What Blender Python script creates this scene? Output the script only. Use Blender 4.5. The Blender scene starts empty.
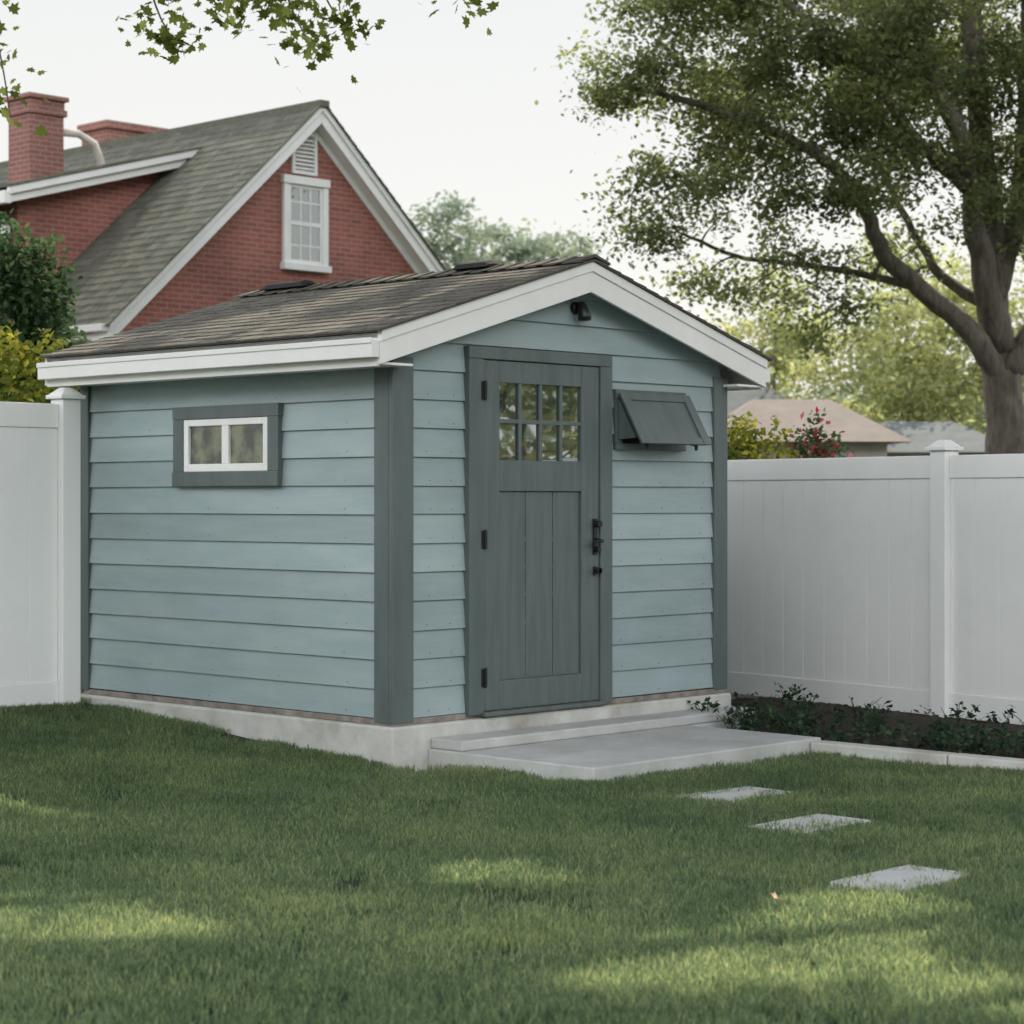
import bpy, math, random
import numpy as np
from mathutils import Vector, Matrix, noise
rng = np.random.default_rng(7)
random.seed(7)
sc = bpy.context.scene
sc.view_settings.view_transform = 'Standard'
sc.view_settings.look = 'None'
sc.view_settings.exposure = 0
COL = sc.collection

# ---------------- site frame: shed corner is the origin, x along front wall, y along side wall
CX, CY, CZ = -7.90, -8.518, 1.44
def S(R, D, z=0.0):
    return (CX + D*0.7193 + R*0.6947, CY + D*0.6947 - R*0.7193, z)
def SA(a):
    a = np.asarray(a, float)
    R, D, z = a[:,0], a[:,1], a[:,2]
    return np.stack([CX + D*0.7193 + R*0.6947, CY + D*0.6947 - R*0.7193, z], 1)
def toRD(x, y):
    dx, dy = x-CX, y-CY
    return dx*0.6947 - dy*0.7193, dx*0.7193 + dy*0.6947

# ---------------- sun
EL = math.radians(48)
sr, sd = 0.45, 0.893
sv = Vector((sd*0.7193+sr*0.6947, sd*0.6947-sr*0.7193, 0)).normalized()
SUN = Vector((sv.x*math.cos(EL), sv.y*math.cos(EL), math.sin(EL)))

# ---------------- material helpers
def newmat(name):
    m = bpy.data.materials.new(name); m.use_nodes = True
    nt = m.node_tree; nt.nodes.clear()
    out = nt.nodes.new('ShaderNodeOutputMaterial')
    return m, nt, out
def N(nt, t, **kw):
    n = nt.nodes.new(t)
    for k, v in kw.items():
        if k in n.inputs.keys(): n.inputs[k].default_value = v
        else: setattr(n, k, v)
    return n
def ramp(nt, fac, stops):
    r = nt.nodes.new('ShaderNodeValToRGB')
    e = r.color_ramp.elements
    while len(e) < len(stops): e.new(0.5)
    for i, (p, c) in enumerate(stops):
        e[i].position = p; e[i].color = (*c, 1)
    nt.links.new(fac, r.inputs[0]); return r
def mul(c, k): return tuple(min(1, x*k) for x in c)

def surf(name, c1, c2=None, scale=4.0, stretch=(1,1,1), rough=0.6, bump=0.1, bscale=None, attr=False,
         attr_amt=0.25, dirt=None, spec=0.4, bdist=0.01, detail=6):
    """painted / stone / soil surface: noise colour mix + bump (+ per face tint)"""
    c2 = c2 or mul(c1, 0.75)
    m, nt, out = newmat(name)
    L = nt.links.new
    tc = N(nt, 'ShaderNodeTexCoord')
    mp = N(nt, 'ShaderNodeMapping'); mp.inputs['Scale'].default_value = stretch
    L(tc.outputs['Object'], mp.inputs['Vector'])
    n1 = N(nt, 'ShaderNodeTexNoise', Scale=scale, Detail=detail, Roughness=0.6)
    L(mp.outputs[0], n1.inputs['Vector'])
    r = ramp(nt, n1.outputs['Fac'], [(0.32, c2), (0.68, c1)])
    col = r.outputs[0]
    if dirt:
        n2 = N(nt, 'ShaderNodeTexNoise', Scale=1.7, Detail=8.0, Roughness=0.7)
        L(tc.outputs['Object'], n2.inputs['Vector'])
        mr = N(nt, 'ShaderNodeMapRange'); mr.inputs['From Min'].default_value = 0.5; mr.inputs['From Max'].default_value = 0.75
        mr.inputs['To Max'].default_value = dirt[1]
        L(n2.outputs['Fac'], mr.inputs['Value'])
        mx = N(nt, 'ShaderNodeMix', data_type='RGBA')
        L(mr.outputs[0], mx.inputs['Factor']); L(col, mx.inputs[6]); mx.inputs[7].default_value = (*dirt[0], 1)
        col = mx.outputs[2]
    if attr:
        at = N(nt, 'ShaderNodeAttribute', attribute_name='tint')
        mr2 = N(nt, 'ShaderNodeMapRange'); mr2.inputs['To Min'].default_value = 1-attr_amt; mr2.inputs['To Max'].default_value = 1+attr_amt
        L(at.outputs['Fac'], mr2.inputs['Value'])
        vm = N(nt, 'ShaderNodeVectorMath', operation='SCALE')
        L(col, vm.inputs[0]); L(mr2.outputs[0], vm.inputs['Scale'])
        col = vm.outputs[0]
    b = N(nt, 'ShaderNodeBsdfPrincipled', Roughness=rough)
    b.inputs['Specular IOR Level'].default_value = spec
    L(col, b.inputs['Base Color'])
    n3 = N(nt, 'ShaderNodeTexNoise', Scale=bscale or scale*4, Detail=5.0)
    L(mp.outputs[0], n3.inputs['Vector'])
    bp = N(nt, 'ShaderNodeBump', Strength=bump, Distance=bdist)
    L(n3.outputs['Fac'], bp.inputs['Height']); L(bp.outputs[0], b.inputs['Normal'])
    L(b.outputs[0], out.inputs[0])
    return m

def leafmat(name, dark, mid, light, trans=0.45, rough=0.55):
    m, nt, out = newmat(name); L = nt.links.new
    at = N(nt, 'ShaderNodeAttribute', attribute_name='tint')
    r = ramp(nt, at.outputs['Fac'], [(0.0, dark), (0.5, mid), (1.0, light)])
    d = N(nt, 'ShaderNodeBsdfDiffuse')
    L(r.outputs[0], d.inputs['Color'])
    t = N(nt, 'ShaderNodeBsdfTranslucent')
    hs = N(nt, 'ShaderNodeHueSaturation', Saturation=1.1, Value=1.6)
    L(r.outputs[0], hs.inputs['Color']); L(hs.outputs[0], t.inputs['Color'])
    mx = N(nt, 'ShaderNodeMixShader'); mx.inputs[0].default_value = trans
    L(d.outputs[0], mx.inputs[1]); L(t.outputs[0], mx.inputs[2]); L(mx.outputs[0], out.inputs[0])
    return m

def glassmat(name, refl=0.35, base=(0.02,0.025,0.025), base2=None):
    m, nt, out = newmat(name); L = nt.links.new
    tc = N(nt, 'ShaderNodeTexCoord')
    d = N(nt, 'ShaderNodeBsdfPrincipled', Roughness=0.3); d.inputs['Base Color'].default_value = (*base, 1)
    if base2:
        nn = N(nt, 'ShaderNodeTexNoise', Scale=9.0, Detail=5.0); L(tc.outputs['Object'], nn.inputs['Vector'])
        rr = ramp(nt, nn.outputs['Fac'], [(.42, base), (.62, base2)]); L(rr.outputs[0], d.inputs['Base Color'])
    g = N(nt, 'ShaderNodeBsdfGlossy', Roughness=0.015); g.inputs['Color'].default_value = (0.9,0.95,0.95,1)
    n = N(nt, 'ShaderNodeTexNoise', Scale=1.5, Detail=0.0); L(tc.outputs['Object'], n.inputs['Vector'])
    bp = N(nt, 'ShaderNodeBump', Strength=0.12, Distance=0.02); L(n.outputs['Fac'], bp.inputs['Height'])
    L(bp.outputs[0], g.inputs['Normal'])
    mx = N(nt, 'ShaderNodeMixShader'); mx.inputs[0].default_value = refl
    L(d.outputs[0], mx.inputs[1]); L(g.outputs[0], mx.inputs[2]); L(mx.outputs[0], out.inputs[0])
    return m

def brickmat(name, c1, c2, mortar, w=0.215, h=0.075):
    m, nt, out = newmat(name); L = nt.links.new
    tc = N(nt, 'ShaderNodeTexCoord'); sp = N(nt, 'ShaderNodeSeparateXYZ'); L(tc.outputs['Object'], sp.inputs[0])
    ad = N(nt, 'ShaderNodeMath', operation='ADD'); L(sp.outputs[0], ad.inputs[0]); L(sp.outputs[1], ad.inputs[1])
    cb = N(nt, 'ShaderNodeCombineXYZ'); L(ad.outputs[0], cb.inputs[0]); L(sp.outputs[2], cb.inputs[1])
    br = N(nt, 'ShaderNodeTexBrick', Scale=1.0)
    br.inputs['Brick Width'].default_value = w; br.inputs['Row Height'].default_value = h
    br.inputs['Mortar Size'].default_value = 0.009; br.inputs['Mortar Smooth'].default_value = 0.2
    br.inputs['Color1'].default_value = (*c1, 1); br.inputs['Color2'].default_value = (*c2, 1); br.inputs['Mortar'].default_value = (*mortar, 1)
    L(cb.outputs[0], br.inputs['Vector'])
    n = N(nt, 'ShaderNodeTexNoise', Scale=0.9, Detail=6.0); L(tc.outputs['Object'], n.inputs['Vector'])
    mr = N(nt, 'ShaderNodeMapRange'); mr.inputs['From Min'].default_value=0.3; mr.inputs['From Max'].default_value=0.7
    mr.inputs['To Min'].default_value = 0.75; mr.inputs['To Max'].default_value = 1.2; L(n.outputs['Fac'], mr.inputs['Value'])
    vm = N(nt, 'ShaderNodeVectorMath', operation='SCALE'); L(br.outputs['Color'], vm.inputs[0]); L(mr.outputs[0], vm.inputs['Scale'])
    b = N(nt, 'ShaderNodeBsdfPrincipled', Roughness=0.85); L(vm.outputs[0], b.inputs['Base Color'])
    bp = N(nt, 'ShaderNodeBump', Strength=0.6, Distance=0.008); bp.invert = True
    L(br.outputs['Fac'], bp.inputs['Height']); L(bp.outputs[0], b.inputs['Normal'])
    L(b.outputs[0], out.inputs[0]); return m

M = {}
M['siding'] = surf('siding_paint', (0.33,0.41,0.42), (0.265,0.345,0.36), scale=1.6, stretch=(1,1,5), rough=0.5, bump=0.3, bscale=9, attr=True, attr_amt=0.09, dirt=((0.27,0.32,0.30),0.4), bdist=0.004)
M['trim'] = surf('trim_paint', (0.118,0.15,0.146), (0.085,0.112,0.11), scale=3, stretch=(3,3,.5), rough=0.5, bump=0.3, bscale=30, bdist=0.003)
M['door'] = surf('door_paint', (0.12,0.152,0.148), (0.082,0.11,0.108), scale=5, stretch=(4,4,.35), rough=0.45, bump=0.35, bscale=28, bdist=0.003)
M['white'] = surf('white_paint', (0.86,0.86,0.84), (0.79,0.79,0.77), scale=2.5, rough=0.45, bump=0.1, bdist=0.003, dirt=((0.60,0.60,0.56),0.25))
M['vinyl'] = surf('white_vinyl', (0.86,0.87,0.86), (0.81,0.82,0.81), scale=0.8, rough=0.35, bump=0.04, bdist=0.003, dirt=((0.66,0.68,0.64),0.28))
M['concrete'] = surf('concrete', (0.62,0.62,0.59), (0.46,0.46,0.43), scale=5, rough=0.85, bump=0.5, bscale=60, bdist=0.004, dirt=((0.26,0.24,0.19),0.85), detail=10)
M['slabtop'] = surf('slab_concrete', (0.56,0.57,0.56), (0.42,0.43,0.42), scale=3, rough=0.8, bump=0.4, bscale=70, bdist=0.003, dirt=((0.33,0.33,0.29),0.7), detail=10)
M['shingle'] = surf('asphalt_shingle', (0.15,0.14,0.118), (0.085,0.08,0.07), scale=25, rough=0.9, bump=0.8, bscale=160, attr=True, attr_amt=0.28, bdist=0.004, dirt=((0.20,0.18,0.135),0.5))
M['shingle2'] = surf('house_shingle', (0.15,0.15,0.118), (0.105,0.108,0.085), scale=12, rough=0.9, bump=0.5, bscale=60, attr=True, attr_amt=0.22, bdist=0.006, dirt=((0.16,0.165,0.11),0.4))
M['black'] = surf('black_metal', (0.015,0.015,0.016), rough=0.35, bump=0.02)
M['ventmat'] = surf('vent_plastic', (0.03,0.03,0.032), rough=0.8, bump=0.1, spec=0.2)
M['dark'] = surf('dark_interior', (0.015,0.017,0.017), rough=0.9, bump=0)
M['oldbrick'] = surf('sill_mortar', (0.33,0.30,0.26), (0.15,0.13,0.11), scale=9, rough=0.9, bump=0.8, bscale=40)
M['soil'] = surf('soil', (0.06,0.042,0.03), (0.025,0.018,0.013), scale=14, rough=1, bump=1.0, bscale=40, bdist=0.03)
M['earth'] = surf('ground_grass', (0.028,0.045,0.02), (0.015,0.026,0.012), scale=3, rough=1, bump=0.6, bscale=50, bdist=0.02)
M['bark'] = surf('bark', (0.23,0.20,0.165), (0.10,0.085,0.07), scale=5, stretch=(2,2,.6), rough=0.95, bump=1.0, bscale=9, bdist=0.04)
M['brick'] = brickmat('red_brick', (0.35,0.115,0.09), (0.265,0.085,0.07), (0.33,0.225,0.19))
M['brick2'] = brickmat('chimney_brick', (0.29,0.115,0.09), (0.22,0.085,0.07), (0.30,0.23,0.2))
M['glass'] = glassmat('window_glass', 0.40)
M['glass3'] = glassmat('side_window_glass', 0.14, (0.03,0.035,0.025), (0.20,0.20,0.11))
M['glass2'] = glassmat('house_glass', 0.30, (0.05,0.06,0.06))
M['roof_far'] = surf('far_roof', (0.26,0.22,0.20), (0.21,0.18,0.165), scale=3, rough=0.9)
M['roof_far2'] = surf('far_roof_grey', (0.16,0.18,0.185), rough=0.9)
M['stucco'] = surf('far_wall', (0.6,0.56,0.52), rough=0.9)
M['leaf_big_hazed'] = leafmat('hazed_oak_leaf', (0.08,0.105,0.055), (0.16,0.19,0.09), (0.31,0.33,0.14), 0.5)  # lightened so the leaf colour itself carries the background haze
M['leaf_yel'] = leafmat('sunny_leaf', (0.19,0.22,0.10), (0.32,0.34,0.16), (0.46,0.46,0.23), 0.5)
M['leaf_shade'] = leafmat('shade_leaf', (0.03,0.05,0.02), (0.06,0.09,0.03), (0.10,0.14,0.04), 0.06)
M['leaf_maple'] = leafmat('maple_leaf', (0.09,0.12,0.03), (0.17,0.21,0.055), (0.32,0.35,0.10), 0.5)
M['leaf_far_hazed'] = leafmat('hazed_far_leaf', (0.20,0.25,0.20), (0.28,0.33,0.25), (0.36,0.40,0.28), 0.3)  # pale and desaturated: aerial haze mixed into the leaf colour
M['leaf_dark'] = leafmat('shrub_leaf', (0.04,0.075,0.04), (0.09,0.15,0.075), (0.18,0.25,0.12), 0.3)
M['leaf_goldbush'] = leafmat('gold_bush_leaf', (0.09,0.13,0.03), (0.22,0.26,0.06), (0.75,0.62,0.12), 0.35)
M['leaf_red'] = leafmat('red_flower', (0.45,0.04,0.06), (0.6,0.09,0.12), (0.65,0.28,0.28), 0.3)
M['leaf_bed'] = leafmat('bed_leaf', (0.02,0.04,0.025), (0.045,0.075,0.045), (0.10,0.14,0.08), 0.25)
M['deadleaf'] = surf('dead_leaf', (0.75,0.48,0.33), rough=0.7)

# ---------------- mesh builder
class MB:
    def __init__(s): s.v=[]; s.f=[]; s.t=[]
    def add(s, vs, fs, t=0.5):
        o=len(s.v); s.v += [tuple(p) for p in vs]
        for f in fs: s.f.append([o+i for i in f]); s.t.append(t)
    def hexa(s, p, t=0.5):
        s.add(p, [(3,2,1,0),(4,5,6,7),(0,1,5,4),(1,2,6,5),(2,3,7,6),(3,0,4,7)], t)
    def box(s, x0,x1,y0,y1,z0,z1,t=0.5):
        s.hexa([(x0,y0,z0),(x1,y0,z0),(x1,y1,z0),(x0,y1,z0),(x0,y0,z1),(x1,y0,z1),(x1,y1,z1),(x0,y1,z1)],t)
    def tube(s, pts, rad, n=8, t=0.5, cap=True):
        pts=[Vector(p) for p in pts]; o=len(s.v); up=Vector((0.13,0.2,1)).normalized()
        for i,p in enumerate(pts):
            d=(pts[min(i+1,len(pts)-1)]-pts[max(i-1,0)]).normalized()
            a=d.cross(up)
            if a.length<0.05: a=d.cross(Vector((1,0,0)))
            a.normalize(); b=d.cross(a)
            for k in range(n):
                an=2*math.pi*k/n
                s.v.append(tuple(p+(a*math.cos(an)+b*math.sin(an))*rad[i]))
        for i in range(len(pts)-1):
            for k in range(n):
                k2=(k+1)%n
                s.f.append([o+i*n+k,o+i*n+k2,o+(i+1)*n+k2,o+(i+1)*n+k]); s.t.append(t)
        if cap:
            s.f.append([o+k for k in range(n)][::-1]); s.t.append(t)
            e=o+(len(pts)-1)*n
            s.f.append([e+k for k in range(n)]); s.t.append(t)
    def obj(s, name, mat, parent=None, bevel=0, smooth=False, loc=None, rotz=0):
        me=bpy.data.meshes.new(name); me.from_pydata(s.v,[],s.f); me.update()
        a=me.attributes.new('tint','FLOAT','FACE'); a.data.foreach_set('value', np.array(s.t,dtype=np.float32))
        me.materials.append(mat)
        if smooth: me.polygons.foreach_set('use_smooth',[True]*len(me.polygons))
        o=bpy.data.objects.new(name,me); COL.objects.link(o)
        if parent: o.parent=parent
        if loc: o.location=loc
        o.rotation_euler[2]=rotz
        if bevel:
            b=o.modifiers.new('bevel','BEVEL'); b.width=bevel; b.segments=2; b.limit_method='ANGLE'; b.angle_limit=math.radians(40)
        return o
def empty(name, loc=(0,0,0), rotz=0):
    e=bpy.data.objects.new(name,None); e.empty_display_size=0.3; COL.objects.link(e); e.location=loc; e.rotation_euler[2]=rotz; return e

# ================= SHED =================
shed = empty('garden_shed')
W, Lw = 2.81, 2.81
RU, SL, OV = 1.405, 0.297, 0.25
EZ = 2.151
FO = 0.15
Z0, BH = 0.263, 0.157
mb = MB()
z=Z0
while z < 2.75:
    z1=z+BH
    def lim(zz): return max(0.0,(zz-EZ-0.07)/SL-OV)
    a0,a1=lim(z),lim(z1)
    if a0>=RU-0.03: break
    a1=min(a1,RU-0.005)
    db,dt=0.023+random.uniform(-.0015,.0015),0.006
    jt=random.uniform(-.004,.004)
    t=random.random()
    p=[(a0,-db,z+jt),(W-a0,-db,z-jt),(W-a0,0.02,z-jt),(a0,0.02,z+jt),(a1,-dt,z1+.006),(W-a1,-dt,z1+.006),(W-a1,0.02,z1+.006),(a1,0.02,z1+.006)]
    mb.hexa(p,t); z=z1
mb.obj('front_siding',M['siding'],shed,bevel=0.002)
mb=MB(); z=Z0
for i in range(13):
    z1=min(z+BH,2.25); t=random.random(); db=0.023+random.uniform(-.0015,.0015); jt=random.uniform(-.004,.004)
    # slightly bowed boards, three segments
    ys=[0,Lw*.33,Lw*.67,Lw]; bow=[0,random.uniform(-.002,.002),random.uniform(-.002,.002),0]
    for q in range(3):
        ya,yb=ys[q],ys[q+1]; ba,bb=bow[q],bow[q+1]
        p=[(-db,yb,z+jt*(yb/Lw)+bb),(-db,ya,z+jt*(ya/Lw)+ba),(0.02,ya,z+jt*(ya/Lw)+ba),(0.02,yb,z+jt*(yb/Lw)+bb),(-dt,yb,z1+.008),(-dt,ya,z1+.008),(0.02,ya,z1+.008),(0.02,yb,z1+.008)]
        o=len(mb.v); mb.v+=p
        for f_ in [(3,2,1,0),(4,5,6,7),(0,1,5,4)]+([(1,2,6,5)] if q==0 else [])+([(3,0,4,7)] if q==2 else []): mb.f.append([o+i_ for i_ in f_]); mb.t.append(t)
    z=z1
mb.obj('side_siding',M['siding'],shed)
# nail heads
mb=MB()
for i in range(12):
    zc=Z0+i*BH+.028
    for yy in (.35,.95,1.55,2.15,2.65):
        y_=yy+random.uniform(-.02,.02); zz=zc+random.uniform(-.003,.003)
        mb.tube([(-.0205,y_,zz),(-.0225,y_,zz)],[.0035,.003],6)
    for xx in (.24,.42,1.85,2.2,2.6):
        x_=xx+random.uniform(-.02,.02)
        mb.tube([(x_,-.0205,zc),(x_,-.0225,zc)],[.0035,.003],6)
mb.obj('nail_heads',M['trim'],shed)
mb=MB(); z=Z0
for i in range(13):
    z1=z+BH; t=random.random()
    mb.hexa([(0,Lw,z),(W,Lw,z),(W,Lw+.021,z),(0,Lw+.021,z),(0,Lw,min(z1,2.2)+.005),(W,Lw,min(z1,2.2)+.005),(W,Lw+.006,min(z1,2.2)+.005),(0,Lw+.006,min(z1,2.2)+.005)],t)
    mb.hexa([(W,0.0,z),(W+.021,0.0,z),(W+.021,Lw,z),(W,Lw,z),(W,0.0,min(z1,2.2)+.005),(W+.006,0.0,min(z1,2.2)+.005),(W+.006,Lw,min(z1,2.2)+.005),(W,Lw,min(z1,2.2)+.005)],t)
    z=z1
mb.obj('rear_siding',M['siding'],shed)
mb=MB()
mb.hexa([(0.021,0.021,.26),(W-.001,0.021,.26),(W-.001,Lw-.001,.26),(0.021,Lw-.001,.26),(0.021,0.021,2.2),(W-.001,0.021,2.2),(W-.001,Lw-.001,2.2),(0.021,Lw-.001,2.2)])
mb.add([(0,Lw-.02,2.2),(W,Lw-.02,2.2),(RU,Lw-.02,2.62),(0,Lw,2.2),(W,Lw,2.2),(RU,Lw,2.62)],[(0,1,2),(5,4,3),(0,3,4,1),(1,4,5,2),(2,5,3,0)])
mb.obj('wall_core',M['dark'],shed)
T=0.034
mb=MB()
mb.box(-T,0.122,-T,0.0,0.238,2.21)
mb.box(-T,0.0,0.001,0.115,0.238,2.21)
mb.box(W-0.10,W+T,-T,0.0,0.25,2.21)
mb.box(W,W+T,0.001,0.1,0.25,2.21)
mb.box(-T,0.0,Lw-0.05,Lw+T,0.25,2.21)
mb.box(0.001,0.10,Lw,Lw+T,0.25,2.21)
mb.box(W-.1,W+T,Lw+.001,Lw+T,0.25,2.21)
mb.obj('corner_boards',M['trim'],shed,bevel=0.004)
mb=MB()
D0,D1,DT=0.639,1.617,2.225
mb.box(0.525,D0,-0.055,0,0.245,DT+.001)
mb.box(D1,1.723,-0.055,0,0.245,DT+.001)
mb.box(0.525,1.723,-0.055,0,DT+.002,2.295)
mb.obj('door_casing',M['trim'],shed,bevel=0.004)
mb=MB()
a,b=D0+.005,D1-.005; fz=-0.044; bz=-0.026
mb.box(a,0.775,fz,-.001,0.262,DT-.004)
mb.box(1.460,b,fz,-.001,0.262,DT-.004)
mb.box(0.7755,1.4595,fz+.001,-.001,0.262,0.425)
mb.box(0.7755,1.4595,fz+.001,-.001,1.49,1.665)
mb.box(0.7755,1.4595,fz+.001,-.001,2.10,DT-.004)
w3=(1.4595-.7755)/3
for i in range(3):
    mb.box(.7755+i*w3+.0025,.7755+(i+1)*w3-.0025,bz,-.001,.4255,1.4895)
mb.obj('door_leaf',M['door'],shed,bevel=0.003)
mb=MB()
for i in range(1,4):
    x=.7755+i*(1.4595-.7755)/4; mb.box(x-.012,x+.012,-.042,-.027,1.6655,2.0995)
mb.box(.7755,1.4595,-.0405,-.0275,1.872,1.896)
mb.obj('door_muntins',M['door'],shed,bevel=0.003)
mb=MB()
for i in range(4):
    for j in range(2):
        x0=.7755+i*.171; z0=1.6655+j*.217
        e=random.uniform(-.001,.001); g=random.uniform(-.001,.001)
        mb.add([(x0,-.026+e,z0),(x0+.171,-.026-e,z0),(x0+.171,-.026-e+g,z0+.217),(x0,-.026+e+g,z0+.217)],[(0,1,2,3)])
mb.obj('door_glass',M['glass'],shed)
mb=MB()
mb.box(D0-.02,D1+.03,-.085,-.0585,0.235,0.258)
mb.obj('door_sill',M['trim'],shed,bevel=0.004)
mb=MB()
for zz in (2.05,1.22,0.45):
    mb.box(D0-.02,D0+.02,-.062,-.0565,zz-.05,zz+.05)
    mb.tube([(D0+.002,-.066,zz-.055),(D0+.002,-.066,zz+.055)],[.008,.008],8)
mb.box(1.556,1.590,-.054,-.045,1.12,1.33)
mb.box(1.560,1.586,-.054,-.045,1.00,1.05)
mb.tube([(1.573,-.05,1.30),(1.573,-.09,1.30)],[.022,.020],12); 
mb.tube([(1.573,-.09,1.20),(1.573,-.105,1.20),(1.545,-.105,1.197),(1.50,-.102,1.195)],[.012,.012,.011,.010],10)
mb.tube([(1.573,-.05,1.20),(1.573,-.09,1.20)],[.018,.012],10)
mb.tube([(1.573,-.05,1.15),(1.573,-.085,1.15)],[.018,.016],12)
mb.tube([(1.573,-.05,1.025),(1.573,-.09,1.025)],[.014,.014],10)
mb.tube([(1.573,-.08,1.025),(1.573,-.09,1.025)],[.022,.02],12)
mb.obj('door_handle',M['black'],shed,smooth=False)
mb=MB()
v0,v1,wz0,wz1=0.90,1.87,1.52,1.99
f=0.095
mb.box(-.05,0,v0,v0+f,wz0+.085,wz1-.075)
mb.box(-.05,0,v1-f,v1,wz0+.085,wz1-.075)
mb.box(-.052,0,v0-.004,v1+.004,wz1-.0745,wz1)
mb.box(-.056,0,v0-.004,v1+.004,wz0,wz0+.0845)
mb.obj('window_casing',M['trim'],shed,bevel=0.003)
mb=MB()
i0,i1,k0,k1=v0+f+.001,v1-f-.001,wz0+.086,wz1-.076
mb.box(-.044,-.001,i0,i0+.045,k0,k1); mb.box(-.044,-.001,i1-.045,i1,k0,k1)
mb.box(-.043,-.001,i0+.0455,i1-.0455,k0,k0+.045); mb.box(-.043,-.001,i0+.0455,i1-.0455,k1-.04,k1)
mc=(i0+i1)/2
mb.box(-.043,-.001,mc-.032,mc+.032,k0+.0455,k1-.0405)
mb.obj('window_sash',M['white'],shed,bevel=0.003)
mb=MB()
mb.add([(-.026,mc-.032,k0+.04),(-.026,i0+.04,k0+.04),(-.027,i0+.04,k1-.03),(-.027,mc-.032,k1-.03)],[(0,1,2,3)])
mb.add([(-.027,i1-.04,k0+.04),(-.027,mc+.032,k0+.04),(-.026,mc+.032,k1-.03),(-.026,i1-.04,k1-.03)],[(0,1,2,3)])
mb.obj('window_glass',M['glass3'],shed)
mb=MB()
h0,h1=1.79,2.40
def flap(u0,u1,s0,s1,n0,n1):
    top=Vector((0,-.045,2.06)); dirv=Vector((0,-.17,-.29)); ln=dirv.length; dirn=dirv.normalized(); nn=Vector((0,dirn.z,-dirn.y))
    def P(u,s,n): q=top+dirn*(s*ln)+nn*n; return (u,q.y,q.z)
    mb.hexa([P(u0,s1,n0),P(u1,s1,n0),P(u1,s0,n0),P(u0,s0,n0),P(u0,s1,n1),P(u1,s1,n1),P(u1,s0,n1),P(u0,s0,n1)])
flap(h0,h1,0,1,0,.022)
flap(h0-.02,h0+.05,-.02,1.03,.0222,.034); flap(h1-.05,h1+.02,-.02,1.03,.0222,.034)
flap(h0+.0505,h1-.0505,-.02,.13,.0222,.032); flap(h0+.0505,h1-.0505,.88,1.03,.0222,.032)
for uu in (h0+.002,h1-.022):
    vs=[(uu,-.04,2.04),(uu,-.04,1.80),(uu,-.172,1.81),(uu+.02,-.04,2.04),(uu+.02,-.04,1.80),(uu+.02,-.172,1.81)]
    mb.add(vs,[(0,1,2),(5,4,3),(0,3,4,1),(1,4,5,2),(2,5,3,0)])
mb.obj('awning_hatch',M['trim'],shed,bevel=0.003)
mb=MB()
mb.box(h0-.02,h1+.02,-.043,0,2.045,2.10); mb.box(h0-.02,h0+.04,-.038,0,1.78,2.044); mb.box(h1-.04,h1+.02,-.038,0,1.78,2.044); mb.box(h0-.02,h1+.02,-.045,0,1.74,1.779)
mb.obj('hatch_casing',M['trim'],shed,bevel=0.003)
mb=MB(); mb.box(h0+.04,h1-.04,-.03,0,1.78,2.044); mb.obj('hatch_opening',M['dark'],shed)
mb=MB()
for uu in (h0+.08,h1-.08):
    mb.tube([(uu,-.035,1.80),(uu,-.20,1.77)],[.006,.006],6)
    mb.tube([(uu,-.205,1.775),(uu,-.205,1.74)],[.012,.01],8)
mb.obj('hatch_stays',M['black'],shed)
mb=MB()
lu=1.43
mb.tube([(lu,-.02,2.56),(lu,-.04,2.56)],[.038,.036],14)
mb.tube([(lu,-.04,2.56),(lu,-.07,2.565)],[.014,.014],8)
mb.tube([(lu,-.055,2.585),(lu,-.065,2.58),(lu+.003,-.08,2.54),(lu+.005,-.09,2.505),(lu+.005,-.093,2.485)],[.016,.028,.035,.040,.038],14)
mb.obj('security_lamp',M['black'],shed,smooth=True)
mb=MB()
mb.box(-.055,W+.05,-.055,Lw+.05,-.3,0.225)
mb.obj('foundation',M['concrete'],shed,bevel=0.014)
mb=MB(); mb.box(-.026,W+.02,-.026,Lw+.01,.2255,.258); mb.obj('sill_plate',M['oldbrick'],shed,bevel=.004)

mb=MB()
ve=Lw+0.08
H=0.165
def rake(y0,y1,h0,h1):
    for sgn in (0,1):
        def P(u,y,dz):
            z=EZ+SL*(u+OV)+dz; x=u if sgn==0 else 2*RU-u
            return (x,y,z)
        a,b=-OV,RU
        p=[P(a,y0,h0),P(b,y0,h0),P(b,y1,h0),P(a,y1,h0),P(a,y0,h1),P(b,y0,h1),P(b,y1,h1),P(a,y1,h1)]
        if sgn: p=[p[1],p[0],p[3],p[2],p[5],p[4],p[7],p[6]]
        mb.hexa(p)
rake(-FO-.022,-FO,0,H+.01)
rake(-FO-.034,-FO-.0225,H-.045,H+.012)
rake(ve,ve+.022,0,H+.01)
mb.obj('rake_boards',M['white'],shed,bevel=0.003)
mb=MB()
for sgn in (0,1):
    xx=(lambda x: x) if sgn==0 else (lambda x: 2*RU-x)
    def B(x0,x1,y0,y1,z0,z1):
        q=sorted((xx(x0),xx(x1))); mb.box(q[0],q[1],y0,y1,z0,z1)
    B(-OV,-OV+.02,-FO+.001,ve-.001,EZ-.01,EZ+.14)
    B(-OV-.055,-OV-.001,-FO-.015,ve+.02,EZ+.035,EZ+.128)
    B(-OV-.063,-OV-.0555,-FO-.017,ve+.022,EZ+.108,EZ+.138)
    B(-OV+.021,0.01,-FO+.001,ve-.001,EZ,EZ+.015)
mb.obj('fascia_gutter',M['white'],shed,bevel=0.006)
mb=MB()
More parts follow.
